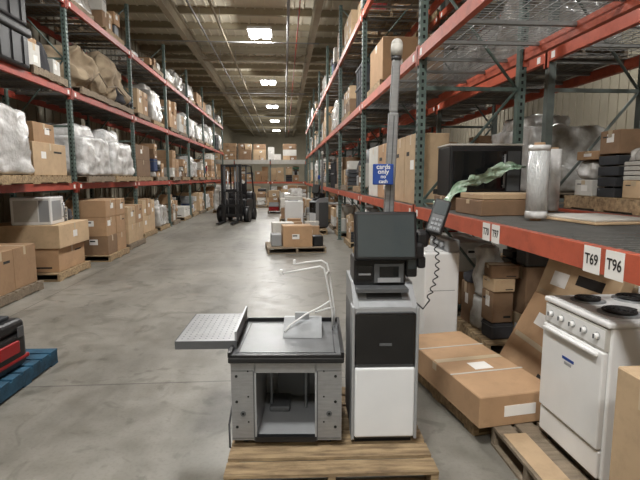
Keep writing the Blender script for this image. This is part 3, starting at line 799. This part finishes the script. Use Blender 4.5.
mixed('pallet_of_mixed_goods', 1.85, 2.55, 4.15, 5.05, 0, 1.05, rr=random.Random(3), cols=['black', 'greybin', 'silverd', 'card3', 'tarpd'])
fill(1.5, 2.55, RY, 2, 3, [0], 1.0, 51)

# ------------------------------------------------------------------ right shelf (level 1) goods
z = RL[0] + .002
b = MB(); H = .56; r0 = .074
b.cyl((0, 0, 0), (0, 0, H), .038, 'card', seg=20); b.cyl((0, 0, .02), (0, 0, H - .02), r0, 'clear', seg=28)
b.cyl((0, 0, .02), (0, 0, .07), r0 + .004, 'filmw', r2=r0 + .001, seg=28); b.cyl((0, 0, H - .06), (0, 0, H - .02), r0 + .001, 'filmw', r2=r0 + .003, seg=28)
b.build('stretch_wrap_roll', (1.83, 3.38, z))
def roll(x, y, zz, k='filmw'):
    b = MB(); b.cyl((0, 0, 0), (0, 0, .58), .03, 'card', seg=16); b.cyl((0, 0, .015), (0, 0, .565), .06, k, seg=20); b.build('stretch_wrap_roll', (x, y, zz))
roll(2.30, 4.2, z); roll(2.43, 4.22, z); roll(2.36, 4.34, z, 'clear')
b = MB(); carton(b, -.35, .4, -.2, .25, 0, .13, 'card3', R, lab=False); b.build('cardboard_box', (1.93, 4.75, z))
b = MB(); b.rbox(-.34, .36, -.22, .22, 0, .48, 'black', r=.015); b.box(-.31, .2, -.224, -.22, .05, .43, 'blackg'); b.box(.22, .34, -.224, -.22, .05, .43, 'silverd')
b.rbox(-.345, .365, -.225, .225, .48, .5, 'offw', r=.005, seg=1); b.cyl((.18, -.25, .08), (.18, -.25, .4), .01, 'steel')
for q in (.1, .38): b.cyl((.18, -.25, q), (.18, -.22, q), .008, 'steel')
b.build('countertop_oven', (1.93, 4.75, z + .133), -3)
b = MB(); carton(b, -.28, .3, -.25, .25, 0, .13, 'card3', R, lab=False); carton(b, -.26, .28, -.24, .2, .132, .18, 'card2', R, lab=False); b.build('cardboard_box', (1.85, 4.05, z), 4)
stack('cardboard_boxes', 1.46, 1.95, 5.45, 6.6, z, .82, pal=False, rr=random.Random(9), k='card2', nx=1, ny=2, nz=1)
stack('cardboard_boxes', 1.46, 2.4, 6.9, 8.6, z, .82, pal=False, rr=random.Random(8), k='cardw', nx=1, ny=2, nz=1)
stack('cardboard_boxes', 2.0, 2.5, 5.4, 6.7, z, .6, pal=True, rr=random.Random(10), k='card')
bm = MB(); n = 34; vs = []; fs = []; J = 7
for i in range(n + 1):
    t = i / n
    cx = -.45 + .76 * t; cz = .40 - .36 * (1 - t) ** 2.4 + .02 * math.sin(t * 9)
    wd = .04 + .10 * math.sin(t * 3.1) ** 2 + .03 * math.sin(t * 11)
    for j in range(J):
        s_ = j / (J - 1) - .5
        vs.append((cx + .02 * math.sin(t * 30 + j), s_ * .10 * math.cos(t * 6) + .015 * math.sin(j * 2.2 + t * 20), cz + s_ * wd + .012 * math.sin(t * 40 + j * 2)))
for i in range(n):
    for j in range(J - 1): fs.append((i * J + j, i * J + j + 1, (i + 1) * J + j + 1, (i + 1) * J + j))
bm.add(vs, fs, 'greenfilm', True)
bm.lump(-.52, -.4, -.05, .05, 0, .09, 'greenfilm', amp=.02, fr=12, cuts=6)
bm.build('plastic_film', (1.93, 4.42, z + .0), -6)
b = MB(); b.rbox(-.28, .28, -.35, .35, 0, .015, 'card2', r=.003, seg=1); b.rbox(-.25, .26, -.3, .3, .016, .03, 'offw', r=.003, seg=1); b.build('cardboard_sheets', (2.27, 3.36, z), 6)

# ------------------------------------------------------------------ mid aisle goods
b = MB(); add_pallet(b, -.65, .65, -.55, .55, 0, 'wood2'); carton(b, -.3, .35, -.45, .05, .132, .6, 'card', R); b.rbox(-.55, -.32, -.3, .1, .132, .4, 'silver', r=.02)
b.rbox(.38, .6, -.4, -.1, .132, .36, 'black', r=.02); b.rbox(.36, .6, 0, .3, .132, .3, 'red', r=.02); b.rbox(-.5, 0, .12, .5, .132, .62, 'offw', r=.01); b.rbox(.02, .34, .1, .5, .132, .5, 'bluebin', r=.02)
b.build('pallet_of_goods', (.22, 11.0, 0), 5)
kiosk('self_checkout_kiosk', (.85, 14.6, .131), -60, False)
b = MB(); add_pallet(b, -.65, .65, -.6, .6, 0); b.rbox(-.6, -.05, -.4, .2, .132, .98, 'white', r=.03); b.rbox(-.6, -.05, .1, .2, .98, 1.1, 'offw', r=.02); b.cyl((-.5, -.3, .99), (-.2, -.3, .99), .02, 'silver'); b.build('appliance_on_pallet', (.6, 14.55, 0))
rr = random.Random(14)
lc = ['offw', 'silver', 'cardw', 'card', 'black', 'silverd', 'card2', 'red']
mixed('pallet_of_mixed_goods', .0, 1.0, 12.5, 13.4, 0, .6, rr=rr, cols=lc)
mixed('pallet_of_mixed_goods', .2, 1.25, 16.3, 17.4, 0, 1.0, rr=rr, cols=lc); stack('pallet_of_cartons', -.2, .9, 18.2, 19.3, 0, .9, rr=rr, k='cardw')
wrapped('shrink_wrapped_pallet', -.1, 1.0, 20.4, 21.5, 0, 1.2, rr=rr)
mixed('pallet_of_mixed_goods', -.8, .4, 22.5, 23.6, 0, 1.2, rr=rr, cols=lc); stack('pallet_of_cartons', .1, 1.2, 24.5, 25.6, 0, 1.3, rr=rr, k='card3')
mixed('pallet_of_mixed_goods', -1.6, -.4, 27, 28.1, 0, 1.2, rr=rr); mixed('pallet_of_mixed_goods', -.2, 1.1, 28, 29.1, 0, 1.4, rr=rr)
stack('pallet_of_cartons', -3.2, -2.1, 26, 27.1, 0, 1.3, rr=rr)
wrapped('shrink_wrapped_pallet', -3.4, -2.3, 23, 24.1, 0, 1.3, rr=rr)

# ------------------------------------------------------------------ camera
cam = bpy.data.cameras.new('camera'); co = bpy.data.objects.new('camera', cam); S.collection.objects.link(co)
cam.lens = 27; cam.sensor_width = 36; cam.clip_end = 200
co.location = (0, 0, 1.65); co.rotation_euler = (math.radians(90 - 7.36), 0, math.radians(-4.2))
S.camera = co
